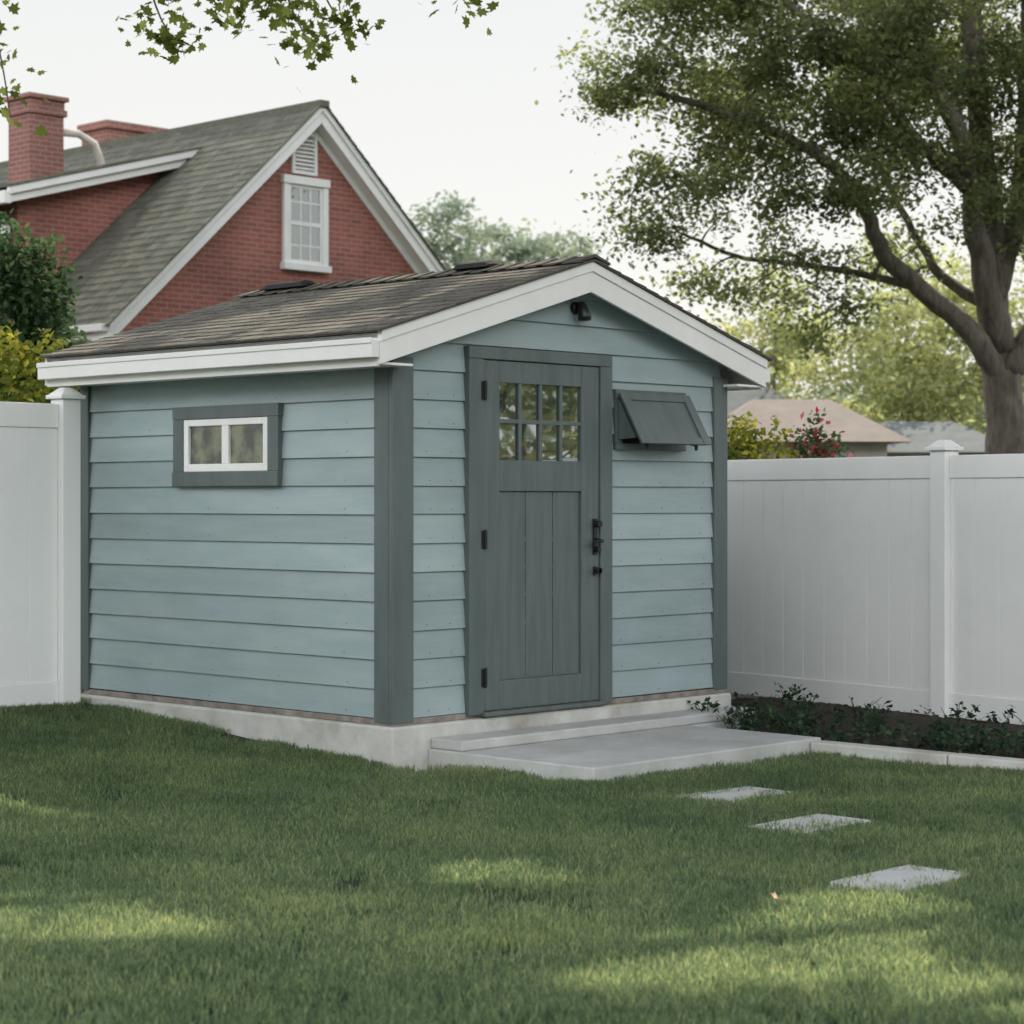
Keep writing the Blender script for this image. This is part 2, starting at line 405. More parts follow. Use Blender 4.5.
def slab(u0,u1,y0,y1,h0,h1,t=.5,sgn=0):
    def P(u,y,dz):
        z=EZ+SL*(u+OV)+dz; x=u if sgn==0 else 2*RU-u
        return (x,y,z)
    p=[P(u0,y0,h0),P(u1,y0,h0),P(u1,y1,h0),P(u0,y1,h0),P(u0,y0,h1),P(u1,y0,h1),P(u1,y1,h1),P(u0,y1,h1)]
    if sgn: p=[p[1],p[0],p[3],p[2],p[5],p[4],p[7],p[6]]
    mb.hexa(p,t)
for sgn in (0,1):
    slab(-OV+.03,RU-.001,-FO+.0005,ve-.0005,.10,.16,.5,sgn)
mb.obj('roof_deck',M['white'],shed)
def shingles(slabP, u0, u1, y0, y1, course, hb, rise, tabw, sgn):
    n=int(math.ceil((u1-u0)/course)); c=(u1-u0)/n
    for i in range(n):
        a=u0+i*c; b=min(u1, a+c*1.12)
        y=y0-random.uniform(0,tabw)
        while y<y1:
            w=random.uniform(.6,1.3)*tabw; ya,yb=max(y,y0),min(y+w-.004,y1); y+=w
            if yb-ya<.02: continue
            jit=random.uniform(-.004,.004) if i else 0
            h=rise*random.uniform(.7,1.2)
            slabP(a+jit,b,ya,yb,hb,hb+h,h*.25,random.random(),sgn)
mb=MB()
def sP(a,b,ya,yb,h0,h1,hend,t,sgn):
    def P(u,y,dz):
        z=EZ+SL*(u+OV)+dz; x=u if sgn==0 else 2*RU-u
        return (x,y,z)
    p=[P(a,ya,h0),P(b,ya,h0),P(b,yb,h0),P(a,yb,h0),P(a,ya,h1),P(b,ya,h0+hend),P(b,yb,h0+hend),P(a,yb,h1)]
    if sgn: p=[p[1],p[0],p[3],p[2],p[5],p[4],p[7],p[6]]
    mb.hexa(p,t)
for sgn in (0,1):
    slab(-OV-.03,RU-.001,-FO-.05,ve+.03,.178,.186,.1,sgn)
    shingles(sP,-OV-.035,RU-.004,-FO-.052,ve+.032,.115,.187,.010,.15,sgn)
y=-FO-.054
while y<ve:
    t=random.random()*.6
    for sgn in (0,1):
        def P(u,yy,dz):
            z=EZ+SL*(u+OV)+dz; x=u if sgn==0 else 2*RU-u
            return (x,yy,z)
        p=[P(RU-.13,y,.20),P(RU,y,.20),P(RU,y+.2,.20),P(RU-.13,y+.2,.20),P(RU-.13,y,.214),P(RU,y,.218),P(RU,y+.2,.206),P(RU-.13,y+.2,.205)]
        if sgn: p=[p[1],p[0],p[3],p[2],p[5],p[4],p[7],p[6]]
        mb.hexa(p,t)
    y+=.15
mb.obj('roof_shingles',M['shingle'],shed)
mb=MB()
for (yc,ln) in ((.74,.15),(2.5,.22)):
    prof=[(-.09,0),(-.07,.03),(-.03,.045),(.03,.045),(.07,.03),(.09,0)]
    zt=EZ+SL*(RU+OV)+.205
    vs=[];n=len(prof)
    for yy,s_ in ((yc-ln,.5),(yc-ln*.8,1),(yc+ln*.8,1),(yc+ln,.5)):
        for (px,pz) in prof: vs.append((RU+px*1.1,yy,zt+pz*s_-.006))
    fs=[(i*n+k,i*n+k+1,(i+1)*n+k+1,(i+1)*n+k) for i in range(3) for k in range(n-1)]
    fs+= [tuple(range(n))[::-1],tuple(range(3*n,4*n))]
    mb.add(vs,fs)
mb.obj('ridge_vent',M['ventmat'],shed,smooth=False)

# ================= concrete step, kerb, bed =================
mb=MB()
mb.box(.205,2.15,-1.26,-.0555,-.1,.092)
mb.obj('concrete_patio',M['slabtop'],None,bevel=0.010)
mb=MB()
mb.box(.225,2.80,-.30,-.056,.0925,.150) ; mb.box(2.16,2.80,-.30,-.056,-.1,.0915)
mb.obj('concrete_step',M['slabtop'],None,bevel=0.010)
mb=MB(); y=-1.265
while y>-7:
    l=.9; mb.box(2.03+random.uniform(-.004,.004),2.15,y-l+.006,y,-.1,.078+random.uniform(-.004,.004)); y-=l
mb.obj('garden_kerb',M['concrete'],None,bevel=0.010)
def grid(name,x0,x1,y0,y1,st,hf,mat,skip=None):
    nx=int(round((x1-x0)/st))+1; ny=int(round((y1-y0)/st))+1
    vs=[(x0+i*st,y0+j*st,hf(x0+i*st,y0+j*st)) for j in range(ny) for i in range(nx)]
    fs=[]
    for j in range(ny-1):
        for i in range(nx-1):
            if skip and skip(x0+(i+.5)*st,y0+(j+.5)*st): continue
            a=j*nx+i; fs.append((a,a+1,a+nx+1,a+nx))
    me=bpy.data.meshes.new(name); me.from_pydata(vs,[],fs); me.materials.append(mat)
    me.polygons.foreach_set('use_smooth',[True]*len(fs))
    o=bpy.data.objects.new(name,me); COL.objects.link(o); return o
fence_u=lambda v: 4.03+(v+1.44)*0.179
grid('flower_bed_soil',2.10,5.2,-7,.9,.05,lambda x,y: .035+.02*noise.noise(Vector((x*3,y*3,0)))+.015*noise.noise(Vector((x*11,y*11,3))),M['soil'])
def hgt(x,y):
    k=1-min(1,max(0,(x-.3)/1.5))
    h=.062*max(0,min(y,3.4))*k
    return h+.008*noise.noise(Vector((x*.9,y*.9,0)))+.004
stones=[(.36,-2.04),(-.197,-2.89),(-1.04,-3.93)]
def skip(x,y):
    if -.05<x<2.85 and -.33<y<2.85: return True
    if .19<x<2.17 and -1.28<y<0: return True
    if x>2.02 and y<2.6: return True
    for (a,b) in stones:
        if abs(x-a)<.275 and abs(y-b)<.15: return True
    return False
lawn=grid('lawn',-7.6,5.0,-8.4,5.6,.05,hgt,M['earth'],skip)
# ---- grass by geometry nodes
grassm, nt, out = newmat('grass_blades'); L=nt.links.new
geo=N(nt,'ShaderNodeNewGeometry')
n1=N(nt,'ShaderNodeTexNoise',Scale=0.9,Detail=6.0,Roughness=.65); L(geo.outputs['Position'],n1.inputs['Vector'])
ad=N(nt,'ShaderNodeMath',operation='ADD'); L(n1.outputs['Fac'],ad.inputs[0])
at=N(nt,'ShaderNodeAttribute',attribute_name='tint')
mm=N(nt,'ShaderNodeMath',operation='MULTIPLY_ADD'); L(at.outputs['Fac'],mm.inputs[0]); mm.inputs[1].default_value=.7; mm.inputs[2].default_value=-.35
L(mm.outputs[0],ad.inputs[1])
r=ramp(nt,ad.outputs[0],[(.12,(.032,.066,.034)),(.5,(.075,.128,.06)),(.88,(.21,.26,.11))])
d=N(nt,'ShaderNodeBsdfPrincipled',Roughness=.42); d.inputs['Specular IOR Level'].default_value=.4; L(r.outputs[0],d.inputs['Base Color'])
t=N(nt,'ShaderNodeBsdfTranslucent'); hs=N(nt,'ShaderNodeHueSaturation',Value=3.4,Saturation=.92); hs.inputs['Hue'].default_value=.465
L(r.outputs[0],hs.inputs['Color']); L(hs.outputs[0],t.inputs['Color'])
mx=N(nt,'ShaderNodeMixShader'); mx.inputs[0].default_value=.5; L(d.outputs[0],mx.inputs[1]); L(t.outputs[0],mx.inputs[2]); L(mx.outputs[0],out.inputs[0])
gc=bpy.data.collections.new('grass_clumps')
for ci in range(7):
    mb=MB()
    for k in range(360):
        an=random.uniform(0,6.28); rr=.15*math.sqrt(random.random()); bx,by=rr*math.cos(an),rr*math.sin(an)
        h=random.uniform(.018,.042)*(1.35 if random.random()<.06 else 1); w=random.uniform(.0015,.0025); fa=random.uniform(0,6.28); be=random.uniform(.1,.75)*h; ba=random.uniform(0,6.28)
        fx,fy=math.cos(fa)*w,math.sin(fa)*w; ex,ey=math.cos(ba)*be,math.sin(ba)*be
        mb.add([(bx-fx,by-fy,-.004),(bx+fx,by+fy,-.004),(bx+fx*.8+ex*.35,by+fy*.8+ey*.35,h*.6),(bx-fx*.8+ex*.35,by-fy*.8+ey*.35,h*.6),(bx+ex,by+ey,h)],[(0,1,2,3),(3,2,4)],random.random())
    me=bpy.data.meshes.new('grass_clump'); me.from_pydata(mb.v,[],mb.f)
    a=me.attributes.new('tint','FLOAT','FACE'); a.data.foreach_set('value',np.array(mb.t,dtype=np.float32)); me.materials.append(grassm)
    gc.objects.link(bpy.data.objects.new('grass_clump',me))
ng=bpy.data.node_groups.new('grass','GeometryNodeTree')
ng.interface.new_socket('Geometry',in_out='INPUT',socket_type='NodeSocketGeometry'); ng.interface.new_socket('Geometry',in_out='OUTPUT',socket_type='NodeSocketGeometry')
gi=ng.nodes.new('NodeGroupInput'); go=ng.nodes.new('NodeGroupOutput'); GL=ng.links.new
dp=ng.nodes.new('GeometryNodeDistributePointsOnFaces'); dp.inputs['Density'].default_value=66
ci=ng.nodes.new('GeometryNodeCollectionInfo'); ci.inputs['Collection'].default_value=gc; ci.inputs['Separate Children'].default_value=True; ci.inputs['Reset Children'].default_value=True
ip=ng.nodes.new('GeometryNodeInstanceOnPoints'); ip.inputs['Pick Instance'].default_value=True
rv=ng.nodes.new('FunctionNodeRandomValue'); rv.data_type='FLOAT_VECTOR'; rv.inputs[0].default_value=(-.03,-.03,0); rv.inputs[1].default_value=(.03,.03,6.28)
rs=ng.nodes.new('FunctionNodeRandomValue'); rs.data_type='FLOAT'; rs.inputs[2].default_value=.8; rs.inputs[3].default_value=1.2
jg=ng.nodes.new('GeometryNodeJoinGeometry')
GL(gi.outputs[0],dp.inputs['Mesh']); GL(dp.outputs['Points'],ip.inputs['Points']); GL(ci.outputs[0],ip.inputs['Instance'])
GL(rv.outputs[0],ip.inputs['Rotation']); GL(rs.outputs[1],ip.inputs['Scale'])
GL(gi.outputs[0],jg.inputs[0]); GL(ip.outputs[0],jg.inputs[0]); GL(jg.outputs[0],go.inputs[0])
md=lawn.modifiers.new('grass','NODES'); md.node_group=ng
gp=MB(); gp.add([(-400,-400,-.04),(400,-400,-.04),(400,400,-.04),(-400,400,-.04)],[(0,1,2,3)]); gp.obj('ground',M['earth'])
for (a,b) in stones:
    mb=MB()
    mb.box(-.26,.26,-.145,.145,-.06,.0)
    z=hgt(a,b)+.022
    o=mb.obj('stepping_stone',M['slabtop'],None,bevel=0.008,loc=(a,b,z),rotz=random.uniform(-.06,.06))

# ================= vinyl fences =================
def fence(name,p0,p1,zb,zt,posts):
    p0=Vector((*p0,0)); p1=Vector((*p1,0)); d=p1-p0; Ln=d.length; ang=math.atan2(d.y,d.x)
    e=empty(name,(p0.x,p0.y,0),ang)
    ps=sorted(posts)
    mb=MB(); pw=.066
    for s in ps:
        mb.box(s-pw,s+pw,-pw,pw,zb-.1,zt+.03)
    mb.obj('posts',M['vinyl'],e,bevel=.006)
    mb=MB()
    for s in ps:
        q=.088; z0=zt+.0305
        mb.box(s-q,s+q,-q,q,z0,z0+.025)
        z1=z0+.0255
        mb.add([(s-q+.01,-q+.01,z1),(s+q-.01,-q+.01,z1),(s+q-.01,q-.01,z1),(s-q+.01,q-.01,z1),(s-.03,-.03,z1+.045),(s+.03,-.03,z1+.045),(s+.03,.03,z1+.045),(s-.03,.03,z1+.045)],
               [(3,2,1,0),(4,5,6,7),(0,1,5,4),(1,2,6,5),(2,3,7,6),(3,0,4,7)])
    mb.obj('post_caps',M['vinyl'],e,bevel=.004)
    rl=MB(); bd=MB()
    for a,b in zip(ps[:-1],ps[1:]):
        a+=pw+.001;b-=pw+.001
        rl.box(a,b,-.025,.025,zt-.15,zt); rl.box(a,b,-.025,.025,zb+.04,zb+.20)
        n=max(1,int(round((b-a)/.20))); w=(b-a)/n
        for i in range(n):
            bd.box(a+i*w+.0026,a+(i+1)*w-.0026,-.014,.014,zb+.2005,zt-.1505)
        bd.box(a,b,-.010,.010,zb+.2008,zt-.1508)
    rl.obj('rails',M['vinyl'],e,bevel=.006); bd.obj('panel_boards',M['vinyl'],e,bevel=.0015)
    return e
fence('vinyl_fence',(-.24,2.70),(-8,2.70),.13,2.03,[0,2.0,4.2,6.4])
A=Vector((fence_u(2.75),2.75)); dirf=Vector((-.176,-.984)).normalized()
Bp=A+dirf*11
sp_=(Vector((4.15,-.79))-A).dot(dirf)
fence('vinyl_fence',A,Bp,-.005,1.73,[0.0,sp_-2.4,sp_,sp_+2.4,sp_+4.8,sp_+7.2])
fence('vinyl_fence',(W+.16,2.75),(A.x-.17,2.75),.0,1.73,[0,A.x-.17-W-.16])

# ================= brick house =================
house=empty('brick_house')
HX,HY,HZ=13.13,15.70,7.31
hs_=0.91; HW=3.5; HOV=3.81; HB=10.0
wy=HY+.25
mb=MB()
zt=HZ-.12-hs_*HW
mb.box(HX-HW,HX+HW,wy,wy+HB,-.1,zt)
mb.add([(HX-HW,wy,zt),(HX+HW,wy,zt),(HX,wy,HZ-.12),(HX-HW,wy+HB,zt),(HX+HW,wy+HB,zt),(HX,wy+HB,HZ-.12)],[(0,1,2),(5,4,3)])
WY=HY+2.6
wz=lambda a: 6.68-.275*(a-.6)
mb.add([(HX-.3,WY,wz(.3)),(HX-3.55,WY,wz(3.55)),(HX-3.55,WY,-.1),(HX-.3,WY,-.1)],[(0,1,2,3)])
mb.add([(HX-3.55,WY,wz(3.55)),(HX-3.55,WY+6,wz(3.55)),(HX-3.55,WY+6,-.1),(HX-3.55,WY,-.1)],[(0,1,2,3)])
mb.box(HX-8.5,HX-3.56,WY+.4,WY+6,-.1,5.3)
mb.obj('brick_walls',M['brick'],house)
mb=MB()
def hrake(y0,y1,d0,d1,u0=-HOV,u1=0):
    for sg in (-1,1):
        def P(a,y,dz): return (HX+sg*-a,y,HZ+hs_*a+dz)
        p=[P(u0,y0,d0),P(u1,y0,d0),P(u1,y1,d0),P(u0,y1,d0),P(u0,y0,d1),P(u1,y0,d1),P(u1,y1,d1),P(u0,y1,d1)]
        mb.hexa(p if sg>0 else [p[1],p[0],p[3],p[2],p[5],p[4],p[7],p[6]])
hrake(HY,HY+.03,-.30,-.02)
hrake(HY-.03,HY-.001,-.12,-.01)
hrake(HY+.0305,wy-.001,-.28,-.24)
hrake(wy-.03,wy-.0005,-.40,-.281)
mb.box(HX-HOV,HX-HOV+.03,HY+.031,wy+HB,HZ-hs_*HOV-.22,HZ-hs_*HOV-.03)
mb.box(HX+HOV-.03,HX+HOV,HY+.031,wy+HB,HZ-hs_*HOV-.22,HZ-hs_*HOV-.03)
mb.box(HX-HOV-.12,HX-HOV-.001,HY,wy+HB,HZ-hs_*HOV-.12,HZ-hs_*HOV-.02)
mb.box(HX-HOV-.1,HX-HOV+.9,HY-.0005,wy-.002,HZ-hs_*HOV-.36,HZ-hs_*HOV-.225)
mb.box(HX-HOV+.031,HX-HW,HY+.031,wy+HB,HZ-hs_*HOV-.22,HZ-hs_*HOV-.20)
def wslab(y0,y1,d0,d1,a0,a1):
    mb.hexa([(HX-a1,y0,wz(a1)+d0),(HX-a0,y0,wz(a0)+d0),(HX-a0,y1,wz(a0)+d0),(HX-a1,y1,wz(a1)+d0),(HX-a1,y0,wz(a1)+d1),(HX-a0,y0,wz(a0)+d1),(HX-a0,y1,wz(a0)+d1),(HX-a1,y1,wz(a1)+d1)])
wslab(WY-.35,WY-.32,-.10,.12,.35,3.9)
wslab(WY-.319,WY+6,-.08,-.04,.35,3.9)
wslab(WY-.42,WY-.351,.02,.13,.2,3.95)
mb.box(HX-4.02,HX-3.905,WY-.4,WY+6,wz(3.9)-.12,wz(3.9)+.06)
mb.box(HX-8.7,HX-3.6,WY+.1,WY+.13,5.2,5.42)
mb.box(HX-8.7,HX-3.6,WY+.131,WY+.4,5.2,5.23)
mb.obj('white_trim',M['white'],house,bevel=.008)
mb=MB()
def hP(a,b,ya,yb,h0,h1,hend,t,sgn):
    def P(u,y,dz): return (HX+u,y,HZ+hs_*u+dz)
    p=[P(a,ya,h0),P(b,ya,h0),P(b,yb,h0),P(a,yb,h0),P(a,ya,h1),P(b,ya,h0+hend),P(b,yb,h0+hend),P(a,yb,h1)]
    if sgn:
        p=[(2*HX-q[0],q[1],q[2]) for q in p]
        p=[p[1],p[0],p[3],p[2],p[5],p[4],p[7],p[6]]
    mb.hexa(p,t)
for sgn in (0,1):
    hP(-HOV-.05,0,HY-.06,wy+HB,-.012,0.0,.012,.2,sgn)
    shingles(hP,-HOV-.06,-.0,HY-.065,wy+HB,.13,.002,.022,.22,sgn)
mb.box(HX-.09,HX+.09,HY-.07,wy+HB,HZ-.06,HZ+.035,.6)
mb.obj('main_roof',M['shingle2'],house)
mb=MB()
for i in range(28):
    a0=.25+i*.132
    y=WY-.44
    while y<WY+6:
        w=random.uniform(.2,.4)
        mb.hexa([(HX-a0-.15,y,wz(a0+.15)+.131),(HX-a0,y,wz(a0)+.131),(HX-a0,y+w-.005,wz(a0)+.131),(HX-a0-.15,y+w-.005,wz(a0+.15)+.131),
                 (HX-a0-.15,y,wz(a0+.15)+.16),(HX-a0,y,wz(a0)+.14),(HX-a0,y+w-.005,wz(a0)+.14),(HX-a0-.15,y+w-.005,wz(a0+.15)+.16)],random.random())
        y+=w
mb.hexa([(HX-8.8,WY+.05,5.43),(HX-3.5,WY+.05,5.43),(HX-3.5,WY+3.2,6.2),(HX-8.8,WY+3.2,6.2),(HX-8.8,WY+.05,5.47),(HX-3.5,WY+.05,5.47),(HX-3.5,WY+3.2,6.24),(HX-8.8,WY+3.2,6.24)],.5)
mb.obj('wing_roof',M['shingle2'],house)
mb=MB()
cx,cy=HX-2.30,HY+4.0
mb.box(cx-.30,cx+.30,cy-.30,cy+.30,5.5,7.3); mb.box(cx-.34,cx+.34,cy-.34,cy+.34,7.3005,7.40); mb.box(cx-.31,cx+.31,cy-.31,cy+.31,7.4005,7.53); mb.box(cx-.36,cx+.36,cy-.36,cy+.36,7.5305,7.60)
cx2,cy2=HX+2.2,HY+8.0
mb.box(cx2-.62,cx2+.62,cy2-.4,cy2+.4,5,8.05); mb.box(cx2-.68,cx2+.68,cy2-.46,cy2+.46,8.0505,8.19)
mb.obj('chimneys',M['brick2'],house,bevel=.008)
mb=MB()
mb.tube([(cx+.30,cy-.1,7.1),(cx+.7,cy-.1,7.12),(cx+1.0,cy-.1,7.0),(cx+1.12,cy-.1,6.75),(cx+1.14,cy-.1,6.2)],[.06,.06,.06,.06,.06],10)
mb.obj('flue_pipe',M['stucco'],house,smooth=True)
mb=MB()
wx=HX-.13; a,b,c,dd=wx-.43,wx+.43,4.83,6.22
yf=wy-.06
mb.box(a,a+.10,yf,wy,c+.1005,dd-.1205); mb.box(b-.10,b,yf,wy,c+.1005,dd-.1205); mb.box(a-.02,b+.02,yf-.02,wy,dd-.12,dd); mb.box(a-.03,b+.03,yf-.04,wy,c,c+.10)
yi=yf+.02
mb.box(a+.1005,a+.15,yi,wy,c+.1005,dd-.1205); mb.box(b-.15,b-.1005,yi,wy,c+.1005,dd-.1205)
mz=(c+dd)/2
mb.box(a+.1505,b-.1505,yi,wy,mz-.03,mz+.03); mb.box(a+.1505,b-.1505,yi,wy,c+.1005,c+.16); mb.box(a+.1505,b-.1505,yi,wy,dd-.17,dd-.1205)
for i in (1,2):
    x=a+.15+(b-a-.30)*i/3
    mb.box(x-.013,x+.013,yi+.006,wy-.02,c+.1605,mz-.0305); mb.box(x-.013,x+.013,yi+.006,wy-.02,mz+.0305,dd-.1705)
for z in (c+.37,dd-.38): mb.box(a+.1505,b-.1505,yi+.008,wy-.02,z-.013,z+.013)
a2,b2,c2,d2=wx-.02-.24,wx-.02+.24,6.26,6.88
mb.box(a2,a2+.05,wy-.05,wy,c2,d2); mb.box(b2-.05,b2,wy-.05,wy,c2,d2); mb.box(a2+.051,b2-.051,wy-.05,wy,c2,c2+.05); mb.box(a2+.051,b2-.051,wy-.05,wy,d2-.05,d2)
for i in range(8):
    z=c2+.07+i*.060
    mb.hexa([(a2+.051,wy-.045,z),(b2-.051,wy-.045,z),(b2-.051,wy-.01,z+.03),(a2+.051,wy-.01,z+.03),(a2+.051,wy-.045,z+.012),(b2-.051,wy-.045,z+.012),(b2-.051,wy-.01,z+.042),(a2+.051,wy-.01,z+.042)])
mb.obj('gable_window_frame',M['white'],house,bevel=.004)
mb=MB(); mb.add([(a+.14,wy-.025,c+.12),(b-.14,wy-.025,c+.12),(b-.14,wy-.022,dd-.15),(a+.14,wy-.022,dd-.15)],[(0,1,2,3)]); mb.obj('gable_window_glass',M['glass2'],house)
mb=MB(); mb.box(a2+.04,b2-.04,wy-.008,wy+.0,c2+.04,d2-.04); mb.obj('vent_recess',M['stucco'],house)

def farhouse(R,D,w,d,h,rz,rot,rm):
    e=empty('distant_house',S(R,D,0),rot)
    mb=MB(); mb.box(-w,w,-d,d,-.1,h); mb.obj('walls',M['stucco'],e)
    mb=MB(); o=.4
    mb.add([(-w-o,-d-o,h),(w+o,-d-o,h),(w+o,d+o,h),(-w-o,d+o,h),(-w*.5,0,rz),(w*.5,0,rz)],[(0,1,5,4),(1,2,5),(2,3,4,5),(3,0,4),(3,2,1,0)]); mb.obj('roof',rm,e)
    mb=MB()
    for k in (-.6,0,.6): mb.box(w*k-.3,w*k+.3,-d-.03,-d,.9,h-.35)
    mb.obj('windows',M['glass2'],e)
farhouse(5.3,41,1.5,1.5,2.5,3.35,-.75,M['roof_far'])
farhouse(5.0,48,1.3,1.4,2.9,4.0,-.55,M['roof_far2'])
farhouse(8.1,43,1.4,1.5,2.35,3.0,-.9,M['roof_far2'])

# ================= foliage =================
def leaves_obj(name, C, size, mat, parent=None, tint=None, up=0.35, maple=False):
    n=len(C); C=np.asarray(C,float)
    nrm=rng.normal(size=(n,3)); nrm[:,2]=np.abs(nrm[:,2])+up; nrm/=np.linalg.norm(nrm,axis=1,keepdims=True)
    r=rng.normal(size=(n,3)); a=np.cross(nrm,r); a/=np.linalg.norm(a,axis=1,keepdims=True)+1e-9; b=np.cross(nrm,a)
    s=(size*rng.uniform(.6,1.35,n))[:,None]
    if maple:
        ang=np.array([0,22,45,68,95,125,150,180,210,235,265,292,315,338])*math.pi/180
        rad=np.array([1,.55,.78,.45,.72,.4,.45,.2,.45,.4,.72,.45,.78,.55])*.62
        K=len(ang)
        V=C[:,None,:]+s[:,None,:]*(a[:,None,:]*(np.cos(ang)*rad)[None,:,None]+b[:,None,:]*(np.sin(ang)*rad)[None,:,None])+nrm[:,None,:]*s[:,None,:]*(-.12*rad[None,:,None])
    else:
        K=4
        k=[(-.5,0,0),(0,-.3,.06),(.5,0,0),(0,.3,.06)]
        V=np.stack([C+s*(a*p[0]+b*p[1]+nrm*p[2]) for p in k],1)
    V=V.reshape(-1,3)
    me=bpy.data.meshes.new(name); me.vertices.add(len(V)); me.vertices.foreach_set('co',V.ravel())
    me.loops.add(n*K); me.loops.foreach_set('vertex_index',np.arange(n*K,dtype=np.int32))
    me.polygons.add(n); me.polygons.foreach_set('loop_start',np.arange(n,dtype=np.int32)*K)
    try: me.polygons.foreach_set('loop_total',np.full(n,K,dtype=np.int32))
    except Exception: pass
    me.update(calc_edges=True)
    if tint is None: tint=rng.uniform(0,1,n)
    at=me.attributes.new('tint','FLOAT','FACE'); at.data.foreach_set('value',np.clip(tint,0,1).astype(np.float32))
    me.materials.append(mat); me.validate()
    o=bpy.data.objects.new(name,me); COL.objects.link(o)
    if parent: o.parent=parent
    return o

def smooth_poly(pts, n=5):
    pts=[Vector(p) for p in pts]; out_=[]
    P=[pts[0]]+pts+[pts[-1]]
    for i in range(1,len(P)-2):
        for k in range(n):
            t=k/n; p0,p1,p2,p3=P[i-1],P[i],P[i+1],P[i+2]
            out_.append(.5*((2*p1)+(p2-p0)*t+(2*p0-5*p1+4*p2-p3)*t*t+(3*p1-p0-3*p2+p3)*t**3))
    out_.append(pts[-1]); return out_

def tree(name, limbs, lobes, leafmat_, leafsize, per_clump, clump_density, sigma, filt=None, twig=.035, base_tint=.5, bark=None):
    e=empty(name,(0,0,0)); wood=MB(); sk=[]; skr=[]
    for pts,r0,r1 in limbs:
        sp=smooth_poly([S(*p) for p in pts]); n=len(sp)
        rr=[r0+(r1-r0)*(i/(n-1))**.8 for i in range(n)]
        for i in range(2,n-1): sp[i]+=Vector((random.uniform(-.03,.03),random.uniform(-.03,.03),0))
        wood.tube(sp,rr,9)
        sk+= sp[2:]; skr+=rr[2:]
    cl=[]; 
    for (R,D,z,ra,rz) in lobes:
        n=max(3,int(clump_density*ra*ra*rz)); 
        d=rng.normal(size=(n,3)); d/=np.linalg.norm(d,axis=1,keepdims=True)
        q=rng.uniform(0.25,1,n)**.45
        c=np.stack([R+d[:,0]*ra*q, D+d[:,1]*ra*q, z+d[:,2]*rz*q],1)
        cl.append(SA(c))
    cl=np.concatenate(cl)
    SKP=np.array([tuple(p) for p in sk]); SKR=list(skr)
    dist=np.array([np.min(np.linalg.norm(SKP-c,axis=1)) for c in cl]); order=np.argsort(dist)
    arr=np.zeros((len(SKP)+len(cl)*3,3)); arr[:len(SKP)]=SKP; m=len(SKP)
    for i in order:
        c=cl[i]; dd=np.linalg.norm(arr[:m]-c,axis=1)+ (arr[:m,2]>c[2]+.3)*.5
        j=int(np.argmin(dd)); p=Vector(arr[j]); q=Vector(c)
        r0=min(SKR[j]*.7,twig*(.6+.5*dd[j])); r1=.008
        mid=p.lerp(q,.5)+Vector((random.uniform(-.1,.1),random.uniform(-.1,.1),random.uniform(-.02,.15)))*min(1,dd[j])
        wood.tube([p,p.lerp(mid,.5)+Vector((0,0,.02)),mid,q],[r0,r0*.8,r0*.6,r1],5,cap=False)
        for pt,rr in ((mid,r0*.6),(q,.02)):
            arr[m]=pt; SKR.append(rr); m+=1
    wood.obj('trunk_and_branches',bark or M['bark'],e,smooth=True)
    n=len(cl)
    k=rng.poisson(per_clump,n); k=np.maximum(k,2)
    cs=rng.uniform(.6,1.25,n)
    idx=np.repeat(np.arange(n),k)
    off=rng.normal(size=(len(idx),3))*sigma*cs[idx][:,None]; off[:,2]*=.6
    P=cl[idx]+off
    ct=rng.uniform(-.3,.3,n)
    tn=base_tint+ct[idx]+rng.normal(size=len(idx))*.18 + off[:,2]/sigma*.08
    if filt is not None:
        keep=filt(P); P=P[keep]; tn=tn[keep]
    leaves_obj('foliage',P,leafsize,leafmat_,e,tn)
    return e

lim=[([(6.55,28,-.2),(6.45,28,1.5),(6.4,28,2.6),(6.3,28.1,3.6),(6.25,28.1,4.6),(6.1,28.2,6.5),(5.9,28.3,9.0),(5.6,28.3,11)],.38,.08),
 ([(6.42,28,2.9),(5.9,27.8,3.6),(5.2,27.6,4.15),(4.7,27.4,4.6),(4.4,27.2,5.2),(3.9,27,5.7),(3.1,26.9,6.1),(2.2,26.9,6.4),(1.4,26.9,6.6)],.17,.03),
 ([(6.35,28,3.4),(6.0,27.7,4.6),(5.8,27.6,5.8),(5.3,27.5,7.0),(5.0,27.4,8.2),(4.6,27.3,9.6)],.2,.05),
 ([(5.85,27.6,5.4),(5.1,27.3,6.0),(4.4,27.1,6.9),(3.5,27,7.6),(2.6,27,8.3)],.1,.03),
 ([(6.4,28,3.1),(7.2,28,4.2),(7.9,28,5.6),(8.5,28,7.4),(8.8,28,9)],.22,.05),
 ([(6.3,28.1,4.2),(6.7,28.3,5.6),(6.75,28.4,7.4),(6.9,28.4,9.8)],.18,.05),
 ([(5.2,27.6,4.15),(4.5,27.8,4.35),(3.7,28,4.5),(2.9,28,4.6),(2.2,28,4.9)],.06,.02),
 ([(6.3,28,3.9),(5.7,28.6,4.4),(5.3,29,5.2),(4.8,29.5,6.3)],.1,.03),
]
